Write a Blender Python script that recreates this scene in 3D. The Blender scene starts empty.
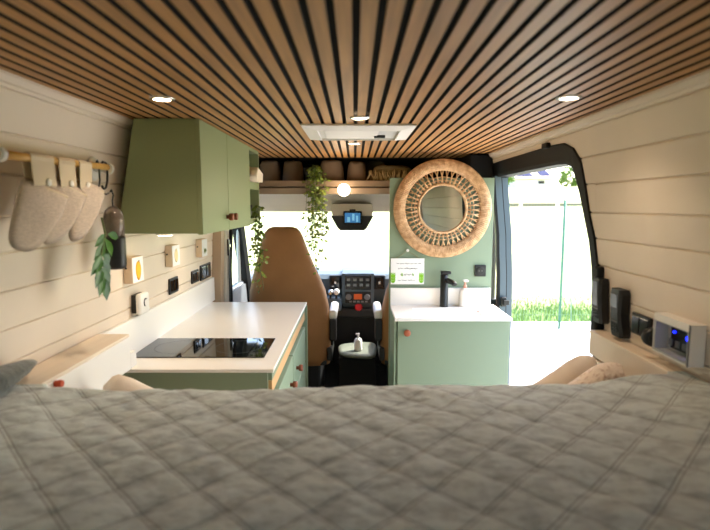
import bpy, bmesh, math, random
from mathutils import Vector, Matrix, noise
R = math.radians
random.seed(7)
S = bpy.context.scene
COL = S.collection
Vv = Vector

# ------------------------------------------------------------------ camera
CAM_H, F, TH = 1.54, 505.0, math.atan(60/505)
cam = bpy.data.cameras.new('camera'); camo = bpy.data.objects.new('camera', cam); COL.objects.link(camo)
camo.location = (0, 0, CAM_H); camo.rotation_euler = (math.pi/2 - TH, 0, 0)
cam.sensor_width = 36; cam.lens = F/710*36; cam.clip_start = 0.02; cam.clip_end = 500
cam.dof.use_dof = True; cam.dof.focus_distance = 2.9; cam.dof.aperture_fstop = 2.5
S.camera = camo

# ------------------------------------------------------------------ mesh helpers
class MB:
    def __init__(s): s.V = []; s.F = []; s.S = []; s.M = []
    def add(s, vs, fs, smooth=False, mi=0, m=None):
        b = len(s.V)
        s.V += [tuple(m @ Vv(v)) if m else tuple(v) for v in vs]
        s.F += [tuple(i+b for i in f) for f in fs]
        s.S += [smooth]*len(fs); s.M += [mi]*len(fs); return s
    def box(s, x0, x1, y0, y1, z0, z1, bev=0.0, seg=2, mi=0, m=None):
        if x0 > x1: x0, x1 = x1, x0
        if y0 > y1: y0, y1 = y1, y0
        if z0 > z1: z0, z1 = z1, z0
        if bev <= 0:
            v = [(x, y, z) for x in (x0, x1) for y in (y0, y1) for z in (z0, z1)]
            f = [(0,1,3,2),(4,6,7,5),(0,4,5,1),(2,3,7,6),(0,2,6,4),(1,5,7,3)]
            return s.add(v, f, False, mi, m)
        bm = bmesh.new(); bmesh.ops.create_cube(bm, size=1)
        for v in bm.verts:
            v.co = Vv(((x0+x1)/2+v.co.x*(x1-x0), (y0+y1)/2+v.co.y*(y1-y0), (z0+z1)/2+v.co.z*(z1-z0)))
        bmesh.ops.bevel(bm, geom=bm.edges[:], offset=bev, segments=seg, profile=.5, affect='EDGES')
        bm.verts.index_update()
        s.add([v.co[:] for v in bm.verts], [[v.index for v in f.verts] for f in bm.faces], seg > 2, mi, m)
        bm.free(); return s
    def loft(s, rings, caps=True, smooth=True, mi=0, closed=True, m=None):
        n = len(rings[0]); v = [p for r in rings for p in r]; f = []
        for i in range(len(rings)-1):
            for j in range(n if closed else n-1):
                k = (j+1) % n; f.append((i*n+j, i*n+k, (i+1)*n+k, (i+1)*n+j))
        s.add(v, f, smooth, mi, m)
        if caps and closed:
            s.add(rings[0], [tuple(reversed(range(n)))], False, mi, m); s.add(rings[-1], [tuple(range(n))], False, mi, m)
        return s
    def tube(s, pts, r, seg=8, mi=0, caps=True, m=None):
        pts = [Vv(p) for p in pts]; rs = r if isinstance(r, (list, tuple)) else [r]*len(pts)
        rings = []; up = None
        for i, p in enumerate(pts):
            t = (pts[min(i+1, len(pts)-1)] - pts[max(i-1, 0)]).normalized()
            if up is None:
                up = Vv((0,0,1)) if abs(t.z) < .9 else Vv((1,0,0))
            a = t.cross(up).normalized(); up = a.cross(t).normalized()
            rings.append([p + a*math.cos(2*math.pi*k/seg)*rs[i] + up*math.sin(2*math.pi*k/seg)*rs[i] for k in range(seg)])
        return s.loft(rings, caps, True, mi, True, m)
    def lathe(s, prof, o=(0,0,0), axis='z', seg=24, mi=0, caps=True, m=None):
        rings = []
        for r, h in prof:
            ring = []
            for k in range(seg):
                c, n = math.cos(2*math.pi*k/seg)*max(r, 1e-4), math.sin(2*math.pi*k/seg)*max(r, 1e-4)
                p = {'z': (c, n, h), 'y': (c, -h, n), 'x': (h, c, n)}[axis]   # axis y: h counts towards the viewer (-Y)
                ring.append((o[0]+p[0], o[1]+p[1], o[2]+p[2]))
            rings.append(ring)
        return s.loft(rings, caps, True, mi, True, m)
    def prism(s, poly, axis, a0, a1, mi=0, smooth=False, m=None):
        def P(p, a): return {'x': (a, p[0], p[1]), 'y': (p[0], a, p[1]), 'z': (p[0], p[1], a)}[axis]
        n = len(poly); v = [P(p, a0) for p in poly] + [P(p, a1) for p in poly]
        s.add(v, [(i, (i+1) % n, n+(i+1) % n, n+i) for i in range(n)], smooth, mi, m)
        s.add([P(p, a0) for p in poly], [tuple(range(n))], False, mi, m); s.add([P(p, a1) for p in poly], [tuple(reversed(range(n)))], False, mi, m)
        return s
    def puff(s, outline, th, k=6, mi=0, wob=0.0, seed=0, m=None):
        """soft filled shape: closed 3D outline (flat), inflated to both sides"""
        o = [Vv(p) for p in outline]; c = sum(o, Vv())/len(o)
        n = Vv()
        for i in range(len(o)): n += (o[i]-c).cross(o[(i+1) % len(o)]-c)
        n.normalize(); L = len(o)
        for sg in (1, -1):
            rings = []
            for j in range(k+1):
                t = 1 - j/(k+.35)
                hgt = th/2*math.sqrt(max(0, 1-t**3.2))
                ring = []
                for p in o:
                    q = c + (p-c)*t
                    w = wob*noise.noise(q*14+Vv((seed, 0, 0))) if wob else 0
                    ring.append(q + n*sg*(hgt+w*min(1, (1-t)*3)))
                rings.append(ring if sg > 0 else list(reversed(ring)))
            s.loft(rings, False, True, mi, True, m)
            s.add(rings[-1], [tuple(range(L))], True, mi, m)
        return s
    def leaf(s, p, d, n, ln, w, mi=0, bend=.25):
        p, d = Vv(p), Vv(d).normalized(); n = Vv(n)
        a = d.cross(n)
        if a.length < 1e-3: a = d.cross(Vv((.3,.5,.8)))
        a.normalize(); n = a.cross(d).normalized()
        q = lambda t, x, h: p + d*ln*t + a*w*x + n*ln*h
        v = [q(0,0,0), q(.3,.42,.05), q(.3,0,-.02), q(.3,-.42,.05), q(.62,.44,.04-bend*.3), q(.62,0,-.04-bend*.3), q(.62,-.44,.04-bend*.3), q(1,0,-bend)]
        return s.add(v, [(0,1,2),(0,2,3),(1,4,5,2),(2,5,6,3),(4,7,5),(5,7,6)], True, mi)
    def build(s, name, mats, parent=None, sharp=None):
        me = bpy.data.meshes.new(name)
        off = parent_loc(parent)
        me.from_pydata([(v[0]-off[0], v[1]-off[1], v[2]-off[2]) for v in s.V], [], s.F)
        for m in (mats if isinstance(mats, (list, tuple)) else [mats]): me.materials.append(m)
        me.polygons.foreach_set('use_smooth', s.S); me.polygons.foreach_set('material_index', s.M)
        bm = bmesh.new(); bm.from_mesh(me); bmesh.ops.remove_doubles(bm, verts=bm.verts[:], dist=1e-5)
        bmesh.ops.recalc_face_normals(bm, faces=bm.faces[:]); bm.to_mesh(me); bm.free()
        me.update()
        o = bpy.data.objects.new(name, me); COL.objects.link(o)
        if parent: o.parent = parent
        return o

def parent_loc(p):
    v = Vv((0,0,0))
    while p: v += p.location; p = p.parent
    return v
def tag(o, label=None, cat=None, group=None, kind=None):
    for k, v in (('label', label), ('category', cat), ('group', group), ('kind', kind)):
        if v: o[k] = v
    return o
def thing(name, label, cat, loc, group=None):
    o = bpy.data.objects.new(name, None); COL.objects.link(o); o.location = loc; o.empty_display_size = .05
    return tag(o, label, cat, group)
def part(name, mb, mat, parent, label=None):
    o = mb.build(name, mat, parent)
    if label: o['label'] = label
    return o
def single(name, mb, mat, label, cat, group=None): return tag(mb.build(name, mat), label, cat, group)
def struct(name, mb, mat, parent=None):
    o = mb.build(name, mat, parent)
    if not parent: o['kind'] = 'structure'
    return o
def copy_thing(o, loc, label):
    r = o.copy(); COL.objects.link(r); r.location = loc; r['label'] = label
    for ch in list(o.children):
        c = ch.copy(); COL.objects.link(c); c.parent = r
        for g in ch.children:
            d = g.copy(); COL.objects.link(d); d.parent = c
    return r

# ------------------------------------------------------------------ materials
def lin(c):
    return tuple((x/12.92 if x <= .04045 else ((x+.055)/1.055)**2.4) for x in c)
def mat(name, rgb, rough=.5, metal=0, var=0.0, scale=8, stretch=(1,1,1), bump=0.0, bscale=40, emit=0, ecol=None, spec=.5, sheen=0, trans=0, detail=4, rgb2=None, lo=.35, hi=.65):
    m = bpy.data.materials.new(name); m.use_nodes = True; nt = m.node_tree; N = nt.nodes; L = nt.links
    b = N['Principled BSDF']; c = lin(rgb)
    b.inputs['Base Color'].default_value = (*c, 1); b.inputs['Roughness'].default_value = rough
    b.inputs['Metallic'].default_value = metal; b.inputs['Specular IOR Level'].default_value = spec
    if sheen: b.inputs['Sheen Weight'].default_value = sheen; b.inputs['Sheen Roughness'].default_value = .5
    if trans: b.inputs['Transmission Weight'].default_value = trans
    if emit:
        b.inputs['Emission Color'].default_value = (*lin(ecol or rgb), 1); b.inputs['Emission Strength'].default_value = emit
    if var or bump or rgb2:
        tc = N.new('ShaderNodeTexCoord'); mp = N.new('ShaderNodeMapping'); mp.inputs['Scale'].default_value = stretch
        L.new(tc.outputs['Object'], mp.inputs['Vector'])
    if var or rgb2:
        nz = N.new('ShaderNodeTexNoise'); nz.inputs['Scale'].default_value = scale; nz.inputs['Detail'].default_value = detail
        L.new(mp.outputs['Vector'], nz.inputs['Vector'])
        rp = N.new('ShaderNodeValToRGB'); rp.color_ramp.elements[0].position = lo; rp.color_ramp.elements[1].position = hi
        c2 = lin(rgb2) if rgb2 else tuple(min(1, x*(1+var)) for x in c)
        c1 = c if rgb2 else tuple(x*(1-var) for x in c)
        rp.color_ramp.elements[0].color = (*c1, 1); rp.color_ramp.elements[1].color = (*c2, 1)
        L.new(nz.outputs['Fac'], rp.inputs['Fac']); L.new(rp.outputs['Color'], b.inputs['Base Color'])
    if bump:
        n2 = N.new('ShaderNodeTexNoise'); n2.inputs['Scale'].default_value = bscale; n2.inputs['Detail'].default_value = 3
        L.new(mp.outputs['Vector'], n2.inputs['Vector'])
        bp = N.new('ShaderNodeBump'); bp.inputs['Strength'].default_value = bump; bp.inputs['Distance'].default_value = .01
        L.new(n2.outputs['Fac'], bp.inputs['Height']); L.new(bp.outputs['Normal'], b.inputs['Normal'])
    return m
def glass(name, tint=(1,1,1), gloss=.05):
    m = bpy.data.materials.new(name); m.use_nodes = True; nt = m.node_tree; N = nt.nodes; L = nt.links
    for n in list(N): N.remove(n)
    o = N.new('ShaderNodeOutputMaterial'); t = N.new('ShaderNodeBsdfTransparent'); t.inputs['Color'].default_value = (*tint, 1)
    g = N.new('ShaderNodeBsdfGlossy'); g.inputs['Roughness'].default_value = .02
    mx = N.new('ShaderNodeMixShader'); mx.inputs[0].default_value = gloss; L.new(t.outputs[0], mx.inputs[1]); L.new(g.outputs[0], mx.inputs[2])
    L.new(mx.outputs[0], o.inputs[0]); return m

M = {}
M['cream'] = mat('cream_paint', (.885,.83,.765), .45, var=.03, scale=3)
M['white'] = mat('white_laminate', (.93,.92,.90), .32)
M['white2'] = mat('white_plastic', (.90,.89,.87), .4)
M['slat'] = mat('slat_oak', (.70,.51,.30), .5, var=.16, scale=60, stretch=(1,.06,1))
M['felt'] = mat('black_felt', (.045,.04,.038), .95)
M['sage'] = mat('sage_green', (.50,.57,.475), .5, var=.015, scale=2)
M['olive'] = mat('olive_green_board', (.525,.565,.405), .5)
M['leather'] = mat('brown_leather', (.50,.24,.13), .55, bump=.2)
M['oak'] = mat('light_oak', (.78,.62,.43), .5, var=.12, scale=30, stretch=(1,.08,1))
M['ledge_top'] = mat('pale_birch', (.90,.84,.76), .45, var=.06, scale=20, stretch=(1,.1,1))
M['black'] = mat('black_plastic', (.05,.05,.053), .4)
M['rubber'] = mat('black_rubber', (.028,.028,.03), .6, spec=.3)
M['matt_black'] = mat('matt_black_metal', (.07,.075,.08), .38)
M['hob'] = mat('black_glass', (.02,.02,.022), .04, spec=.8)
M['steel_blue'] = mat('blue_grey_body_paint', (.30,.36,.40), .35, spec=.5)
M['floor'] = mat('grey_vinyl', (.35,.33,.31), .6, var=.1)
M['carpet'] = mat('black_carpet', (.05,.05,.055), .95, bump=.3, bscale=200)
M['seat'] = mat('brown_seat_cover', (.61,.435,.265), .75, var=.08, scale=5, bump=.25, bscale=9)
M['dash'] = mat('blue_grey_dash', (.32,.38,.42), .5)
M['dash_d'] = mat('dark_dash', (.075,.08,.085), .55)
M['screen'] = mat('dark_screen', (.03,.035,.04), .12)
M['icon'] = mat('screen_icon', (.40,.42,.41), .5, emit=.08)
M['orange_lcd'] = mat('orange_display', (.75,.33,.12), .4, emit=.12)
M['blue_lcd'] = mat('blue_display', (.16,.42,.66), .3, emit=.35)
M['blue_led'] = mat('blue_led', (.1,.2,1), .3, emit=5, ecol=(.05,.12,1))
M['chrome'] = mat('satin_metal', (.78,.78,.77), .25, metal=1)
M['headliner'] = mat('grey_headliner', (.74,.71,.66), .85)
M['wood_lip'] = mat('mid_brown_board', (.52,.43,.345), .4, var=.08, scale=20, stretch=(.1,1,1))
M['taupe'] = mat('taupe_cloth', (.50,.42,.35), .9, bump=.2, bscale=30)
M['olive_cloth'] = mat('olive_cloth', (.38,.34,.24), .9, bump=.2, bscale=30)
M['knit'] = mat('beige_knit', (.62,.54,.38), .95, rgb2=(.48,.41,.28), bump=.8, bscale=60)
M['knit_pale'] = mat('cream_knit', (.95,.89,.83), .95, rgb2=(.74,.60,.50), scale=70, lo=.52, hi=.75, bump=.8, bscale=70)
M['cream_cloth'] = mat('cream_cloth', (.92,.87,.81), .9, bump=.3, bscale=15)
M['linen'] = mat('oatmeal_linen', (.80,.74,.685), .95, var=.10, scale=90, stretch=(1,1,3), bump=.35, bscale=150)
M['linen_edge'] = mat('cream_strap', (.82,.76,.66), .9)
M['bamboo'] = mat('bamboo', (.80,.62,.33), .4, var=.12, scale=25, stretch=(1,.15,1))
M['leafy'] = mat('green_leaf', (.28,.40,.12), .45, rgb2=(.54,.58,.24), scale=28)
M['leaf_dark'] = mat('deep_green_leaf', (.12,.31,.10), .35, rgb2=(.28,.47,.16), scale=22)
M['stem'] = mat('green_stem', (.30,.36,.17), .6)
M['rattan'] = mat('woven_rattan', (.88,.73,.56), .6, rgb2=(.74,.57,.40), scale=38, bump=.6, bscale=120)
M['mirror'] = mat('mirror_glass', (.93,.94,.93), .01, metal=1)
M['quilt'] = None
M['paper'] = mat('white_paper', (.93,.93,.93), .7)
M['ink'] = mat('grey_ink', (.36,.37,.38), .7)
M['lime'] = mat('lime_green', (.52,.78,.12), .6)
M['lemon'] = mat('yellow_paint', (.92,.70,.10), .6)
M['frame_side'] = mat('beech_block', (.86,.77,.66), .6)
M['smoke'] = glass('smoky_glass', (.42,.38,.35))
M['clear'] = glass('clear_glass', (.93,.96,.96))
M['privacy'] = glass('tinted_glass', (.86,.88,.88))
M['acrylic'] = glass('clear_acrylic', (.85,.87,.89))
M['bulb'] = mat('warm_bulb', (1,.95,.85), .3, emit=9, ecol=(1,.90,.74))
M['lens'] = mat('warm_lens', (1,.93,.82), .3, emit=14, ecol=(1,.88,.72))
M['concrete'] = mat('pale_concrete', (.80,.79,.77), .9, var=.06, scale=1.5)
M['field'] = mat('dry_field', (.70,.67,.50), 1, rgb2=(.58,.65,.40), scale=.35, detail=6)
M['turf'] = mat('green_turf', (.40,.53,.27), 1, rgb2=(.52,.60,.33), scale=3)
M['wire'] = mat('green_fence_wire', (.45,.56,.50), .5)
M['post_g'] = mat('green_fence_post', (.20,.42,.32), .5)
M['rail'] = mat('weathered_rail', (.46,.42,.34), .8)
M['house'] = mat('pale_render', (.85,.82,.78), .9)
M['roof'] = mat('pale_roof', (.72,.66,.62), .8)
M['solar'] = mat('solar_panel', (.13,.16,.30), .8, spec=.1)
M['tree'] = mat('tree_leaves', (.30,.42,.12), .8, rgb2=(.45,.55,.2), scale=4)
M['trunk'] = mat('bark', (.30,.22,.15), .9)
M['red'] = mat('red_plastic', (.75,.10,.13), .4)
M['orange'] = mat('orange_leather', (.72,.26,.10), .6)
M['bag'] = mat('pale_grey_green_lid', (.40,.42,.37), .6)
M['grey'] = mat('mid_grey_plastic', (.45,.45,.45), .5)
M['vent_white'] = mat('vent_white', (.90,.88,.85), .65, spec=.25)

# quilt velvet with crushed patches
def quilt_mat(name, base, seams=False):
    m = mat(name, base, .8, sheen=.6)
    nt = m.node_tree; N, L = nt.nodes, nt.links; b = N['Principled BSDF']
    tc = N.new('ShaderNodeTexCoord'); mp = N.new('ShaderNodeMapping'); mp.inputs['Scale'].default_value = (1, 1.6, 1)
    L.new(tc.outputs['Object'], mp.inputs['Vector'])
    n1 = N.new('ShaderNodeTexNoise'); n1.inputs['Scale'].default_value = 17; n1.inputs['Detail'].default_value = 7; n1.inputs['Roughness'].default_value = .65
    L.new(mp.outputs['Vector'], n1.inputs['Vector'])
    rp = N.new('ShaderNodeValToRGB'); e = rp.color_ramp.elements; c = lin(base)
    e[0].position = .36; e[0].color = (*[x*.60 for x in c], 1); e[1].position = .56; e[1].color = (*[x*1.08 for x in c], 1)
    L.new(n1.outputs['Fac'], rp.inputs['Fac']); col = rp.outputs['Color']
    if seams:
        sx = N.new('ShaderNodeSeparateXYZ'); L.new(tc.outputs['Object'], sx.inputs[0])
        def mth(op, a, b2=None, c2=None):
            n = N.new('ShaderNodeMath'); n.operation = op
            for k, v in enumerate((a, b2, c2)):
                if v is None: continue
                if isinstance(v, (int, float)): n.inputs[k].default_value = v
                else: L.new(v, n.inputs[k])
            return n.outputs[0]
        ms = []
        for op in ('ADD', 'SUBTRACT'):
            a = mth('DIVIDE', mth(op, sx.outputs[0], sx.outputs[1]), .0955*math.sqrt(2))
            d = mth('PINGPONG', a, .5)                                  # 0 at a seam
            ms.append(mth('LESS_THAN', mth('ABSOLUTE', mth('SUBTRACT', mth('MULTIPLY', d, .0955), .0038)), .0012))
        mx = N.new('ShaderNodeMix'); mx.data_type = 'RGBA'
        L.new(mth('MULTIPLY', mth('MAXIMUM', ms[0], ms[1]), .75), mx.inputs[0]); L.new(col, mx.inputs[6]); mx.inputs[7].default_value = (*lin((.34,.325,.30)), 1)
        col = mx.outputs[2]
    L.new(col, b.inputs['Base Color'])
    bp = N.new('ShaderNodeBump'); bp.inputs['Strength'].default_value = .5; bp.inputs['Distance'].default_value = .01
    L.new(n1.outputs['Fac'], bp.inputs['Height']); L.new(bp.outputs['Normal'], b.inputs['Normal'])
    return m
M['quilt'] = quilt_mat('grey_green_velvet', (.755,.795,.775), True)
M['blanket'] = quilt_mat('dark_grey_green_velvet', (.29,.31,.29))

# ------------------------------------------------------------------ van shell
PROF = [(0,.945),(1.07,.94),(1.21,.93),(1.31,.927),(1.41,.92),(1.51,.905),(1.62,.895),(1.72,.885),(1.82,.862),(1.86,.845)]
def wx(z):
    for (a, xa), (b, xb) in zip(PROF, PROF[1:]):
        if z <= b: return xa+(xb-xa)*(z-a)/(b-a)
    return PROF[-1][1]
GROOVES = [1.115,1.21,1.313,1.415,1.512,1.618,1.721,1.825]
def wall_profile(z0, z1):
    """inside outline (x, z) of a boarded side wall, with V grooves between the boards"""
    pts = [(wx(z0), z0)]
    zs = sorted([z for z, _ in PROF if z0 < z < z1])
    ev = [(z, 'p') for z in zs] + [(g, 'g') for g in GROOVES if z0+.01 < g < z1-.01]
    for z, k in sorted(ev):
        if k == 'p':
            if all(abs(z-g) > .006 for g in GROOVES): pts.append((wx(z), z))
        else: pts += [(wx(z-.004), z-.004), (wx(z)+.006, z-.0015), (wx(z)+.006, z+.0015), (wx(z+.004), z+.004)]
    pts.append((wx(z1), z1)); return pts
def wall(sgn, y0, y1, z0, z1, name, m):
    p = wall_profile(z0, z1); p = p + [(1.01, z1), (1.01, z0)]
    b = MB(); b.prism([(sgn*x, z) for x, z in p], 'y', y0, y1); return struct(name, b, m)
wall(-1, -.7, 3.28, 0, 1.86, 'wall_left', M['cream'])
wall(1, -.7, 1.905, 0, 1.86, 'wall_right', M['cream'])
wall(1, 1.905, 3.45, 1.795, 1.86, 'wall_right', M['cream'])

# floor, roof, ceiling slats
struct('floor', MB().box(-1.0, 1.0, -.75, 3.45, -.08, 0), M['floor'])
struct('floor', MB().box(-.95, .95, 3.45, 5.0, -.08, -.005), M['carpet'])
b = MB(); b.box(-.90, .90, -.7, 3.50, 1.874, 1.90, mi=1)
pitch, sw = .0430, .0282
k = -20
while k <= 19:
    xc = (k+.5)*pitch+.002
    for (ya, yb) in ((-.70, .548), (.5495, 1.708), (1.7095, 3.50)):
        b.box(xc-sw/2, xc+sw/2, ya, yb, 1.861, 1.8745, mi=1); b.box(xc-sw/2, xc+sw/2, ya, yb, 1.8598, 1.8612)
    k += 1
struct('ceiling', b, [M['slat'], M['felt']])
struct('roof', MB().box(-1.0, 1.0, -.75, 4.25, 1.905, 1.94), M['white2'])
for s_ in (-1, 1):
    # quarter trim strip where wall meets ceiling
    struct('trim_1', MB().prism([(s_*.868,1.832),(s_*.846,1.838),(s_*.838,1.852),(s_*.838,1.8595),(s_*.868,1.8595)], 'y', -.7, 3.45), M['cream'])

# rear of the van: two closed rear doors with dark privacy glass
b = MB(); b.box(-.98, .98, -.75, -.71, 0, 1.08); b.box(-.98, .98, -.75, -.71, 1.58, 1.90)
for x0, x1 in ((-.98,-.72), (-.10,.10), (.72,.98)): b.box(x0, x1, -.75, -.71, 1.08, 1.58)
struct('wall_back', b, M['cream'])
for i, (x0, x1) in enumerate(((-.72,-.10), (.10,.72))):
    struct('window_%d' % (i+4), MB().box(x0, x1, -.735, -.728, 1.08, 1.58), M['privacy'])

# ------------------------------------------------------------------ sliding door opening
def side_strip(za, zb, off0, off1, ya, yb, n=14, mb=None, sgn=1):
    """strip that follows the curve of the side wall between two heights"""
    mb = mb or MB(); inn, out = [], []
    for i in range(n+1):
        z = za+(zb-za)*i/n; inn.append((sgn*(wx(z)-off0), z)); out.append((sgn*(wx(z)+off1), z))
    mb.prism(inn+list(reversed(out)), 'y', ya, yb); return mb
fr = MB()
# rear upright, curved into the header
pts_in, rings = [], []
path = [(1.915, z) for z in (0,.4,.8,1.0)] + [(1.918,1.1),(1.925,1.2),(1.935,1.3),(1.955,1.4),(1.98,1.5),(2.01,1.6),(2.045,1.685),(2.08,1.728),(2.14,1.749),(2.25,1.755),(2.6,1.755),(3.0,1.754),(3.3,1.752)]
fill = MB(); rings = []
for z in sorted([1.0+.795*i/40 for i in range(41)]+[g+d for g in GROOVES if 1.0 < g < 1.79 for d in (-.0045,-.0015,.0015,.0045)]):
    yp = 3.3
    for (ya, za), (yb, zb) in zip(path, path[1:]):
        if za <= z <= zb and zb > za: yp = ya+(yb-ya)*(z-za)/(zb-za); break
    if z > 1.745: yp = min(3.3, 2.14+(z-1.745)*40) if z < 1.76 else 3.3
    xi = wx(z)+(.006 if any(abs(z-g) < .0016 for g in GROOVES) else 0)
    rings.append([(xi, 1.9055, z),(xi, max(1.906, yp), z),(.99, max(1.906, yp), z),(.99, 1.9055, z)])
fill.loft(rings, smooth=False); struct('wall_right', fill, M['cream'])
def frame_sweep(path, half, x_in, x_out):
    rings = []
    for i, (y, z) in enumerate(path):
        a = path[max(i-1,0)]; c = path[min(i+1,len(path)-1)]
        t = Vv((c[0]-a[0], c[1]-a[1])).normalized(); n = Vv((-t.y, t.x))
        h = half(i, y, z) if callable(half) else half
        q = []
        for sx, sn in ((-x_in,1),(-x_in*.4,1.15),(x_out,1.15),(x_out,-1),(-x_in*.2,-1),(-x_in,-.6)):
            yy, zz = y+n.x*sn*h, z+n.y*sn*h
            zz = min(zz, 1.80)
            q.append((wx(max(0, zz))+sx, yy, zz))
        rings.append(q)
    return rings
fr.loft(frame_sweep(path, lambda i, y, z: .026 if z < 1.55 else .026+.014*min(1,(z-1.55)/.12), .007, .08), smooth=False)
d1 = struct('door_1', fr, M['rubber'])
# catch step on the rear upright and small clip on header
struct('door_catch', MB().box(.905, .945, 1.862, 1.905, 1.05, 1.31, .008), M['rubber'], d1)
struct('door_clip', MB().box(.845, .875, 2.28, 2.34, 1.79, 1.815, .004), M['rubber'], d1)
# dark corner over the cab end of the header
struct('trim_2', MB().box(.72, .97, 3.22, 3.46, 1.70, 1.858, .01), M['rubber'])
# front upright (body metal with rubber seals)
struct('door_seal', side_strip(0, 1.72, .032, -.018, 3.17, 3.195), M['rubber'], d1)
struct('door_jamb', side_strip(0, 1.72, .018, .022, 3.175, 3.26), M['steel_blue'], d1)
struct('door_seal', side_strip(0, 1.72, -.022, .034, 3.20, 3.29), M['rubber'], d1)
struct('door_jamb', side_strip(0, 1.72, -.034, .075, 3.22, 3.40), M['steel_blue'], d1)
# latch on the upright
b = MB(); b.box(.925, .96, 3.145, 3.17, .90, .96, .006); b.box(.935, .97, 3.12, 3.145, .915, .945, .004)
struct('door_latch', b, M['black'], d1)
struct('door_step', MB().box(.945, 1.03, 1.95, 3.2, -.10, .0), M['rubber'], d1)

# ------------------------------------------------------------------ cab shell
def cab_side(s, nm, wn):
    # B pillar facing the living space
    b = MB(); b.prism([(s*.99,0),(s*.895,0),(s*.885,1.0),(s*.865,1.45),(s*.84,1.72),(s*.99,1.72)], 'y', 3.285, 3.36) if s < 0 else None
    if s < 0:
        struct('trim_3', b, mat('warm_pillar_board', (.70,.60,.50), .6))
        struct('trim_3', MB().box(-.985, -.862, 3.36, 3.47, 0, 1.70, .015), M['headliner'])
        st = MB(); st.tube([(-.862,3.475,0),(-.868,3.475,1.1),(-.835,3.475,1.66)], .014)
        struct('trim_4', st, M['rubber'])
    struct('trim_9', MB().box(s*.90, s*.99, 3.40, 5.0, 0, .90), mat('grey_door_card', (.36,.38,.40), .7))
    b = MB()
    b.box(s*.84, s*.99, 3.40, 4.3, 1.50, 1.75)                          # above window
    b.box(s*.905, s*.96, 3.42, 3.50, .9, 1.5)
    struct('trim_5', b, M['headliner'])
    # A pillar: raked
    ap = MB(); ap.loft([[(s*.955,y,z),(s*.885,y-.01,z),(s*.865,y+.035,z),(s*.92,y+.10,z)] for y, z in ((4.22,.60),(4.15,.85),(4.05,1.10),(3.93,1.36),(3.84,1.52))], smooth=False)
    struct('trim_6', ap, M['rubber'])
    # quarter bar and door window frame
    q = MB(); q.tube([(s*.93,4.02,.88),(s*.925,3.985,1.2),(s*.90,3.90,1.5)], .014); q.tube([(s*.93,3.5,.905),(s*.93,4.4,.905)], .014)
    struct('trim_7', q, mat('pale_door_metal', (.75,.77,.78), .35))
    struct(wn, MB().prism([(3.5,.9),(4.3,.9),(3.95,1.5),(3.5,1.5)], 'x', s*.938, s*.943), M['clear'])
cab_side(-1, 'a', 'window_2'); cab_side(1, 'a', 'window_3')
# windscreen and its surround
ws = MB(); ws.loft([[(-.90+.04*t, y, z), (-.45, y+.04, z), (0, y+.055, z), (.45, y+.04, z), (.90-.04*t, y, z)] for t, y, z in ((0,4.98,.93),(.5,4.45,1.23),(1,3.94,1.52))], caps=False, closed=False)
struct('window_1', ws, M['clear'])
hl = MB()
def headrow(x0, x1):
    prof = [(3.46,1.613),(3.56,1.603),(3.66,1.578),(3.78,1.54),(3.90,1.495),(3.96,1.488),(3.96,1.53),(3.80,1.60),(3.62,1.64),(3.46,1.645)]
    hl.loft([[(x, y, z) for y, z in prof] for x in (x0, -.5, 0, .5, x1)], smooth=False)
headrow(-.86, .86)
struct('headliner', hl, M['headliner'])['kind'] = 'structure'
# overcab roof shell closes the shelf space
b = MB(); b.box(-.95, .95, 3.44, 4.22, 1.862, 1.90); b.box(-.95, -.85, 3.46, 4.22, 1.48, 1.87); b.box(.85, .95, 3.46, 4.22, 1.48, 1.87); b.box(-.95, .95, 4.18, 4.24, 1.50, 1.90); b.box(-.9,.9,3.97,4.2,1.50,1.56)
struct('trim_8', b, M['felt'])
b = MB(); b.box(-.95, .95, 4.92, 5.04, 0, .92)
struct('wall_front', b, M['rubber'])

# ------------------------------------------------------------------ overcab shelf
t = thing('overcab_shelf', 'brown wooden shelf above the windscreen holding cushions', 'shelf', (0, 3.4, 1.64))
part('shelf_board', MB().box(-.845, .845, 3.42, 4.15, 1.668, 1.690), M['wood_lip'], t)
part('front_lip', MB().box(-.845, .845, 3.40, 3.42, 1.662, 1.702, .003), M['wood_lip'], t)
part('lower_strip', MB().box(-.845, .40, 3.412, 3.43, 1.612, 1.655, .004), mat('polished_brown_strip', (.58,.50,.42), .22), t)
part('end_plate', MB().box(.16, .40, 3.405, 3.412, 1.615, 1.652, .002), mat('grey_brown_plate', (.55,.47,.40), .35), t)

# cushions on the shelf
def soft_box(cx, cy, z0, w, d, h, seed, top=.86):
    b = MB(); rings = []
    for i in range(9):
        u = i/8; z = z0+h*u
        g = (1-(abs(u-.45)/.62)**3.5)*.12+.88; g *= (1-(1-top)*u)
        ring = []
        for k in range(24):
            a = 2*math.pi*k/24; c, s = math.cos(a), math.sin(a)
            q = (abs(c)**3.2+abs(s)**3.2)**(-1/3.2)
            n = 1+.05*noise.noise(Vv((c*1.5, s*1.5, u*2+seed)))
            ring.append((cx+c*q*w/2*g*n, cy+s*q*d/2*g*n, z+.008*noise.noise(Vv((c*2+seed, s*2, 3)))*u))
        rings.append(ring)
    rings.append([((x-cx)*.7+cx, (y-cy)*.7+cy, z+.008) for x, y, z in rings[-1]])
    b.loft(rings); return b
for i, (cx, w, h, sd, lb) in enumerate(((-.595,.150,.150,1,'taupe soft storage bag on the overcab shelf beside the green cubby'),(-.435,.150,.146,5,'taupe soft storage bag behind the thick trailing plant'),
                        (-.165,.185,.152,9,'widest taupe storage bag on the overcab shelf'),(.012,.140,.140,14,'taupe storage bag next to the fringed blanket'))):
    single('storage_bag', soft_box(cx, 3.62, 1.690, w, .24, h, sd), M['taupe'], lb, 'bag', 'taupe bags on the overcab shelf')
single('cushion', soft_box(.14, 3.78, 1.690, .20, .16, .160, 21), M['olive_cloth'], 'plain olive cushion standing behind the fringed blanket', 'cushion')
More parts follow.
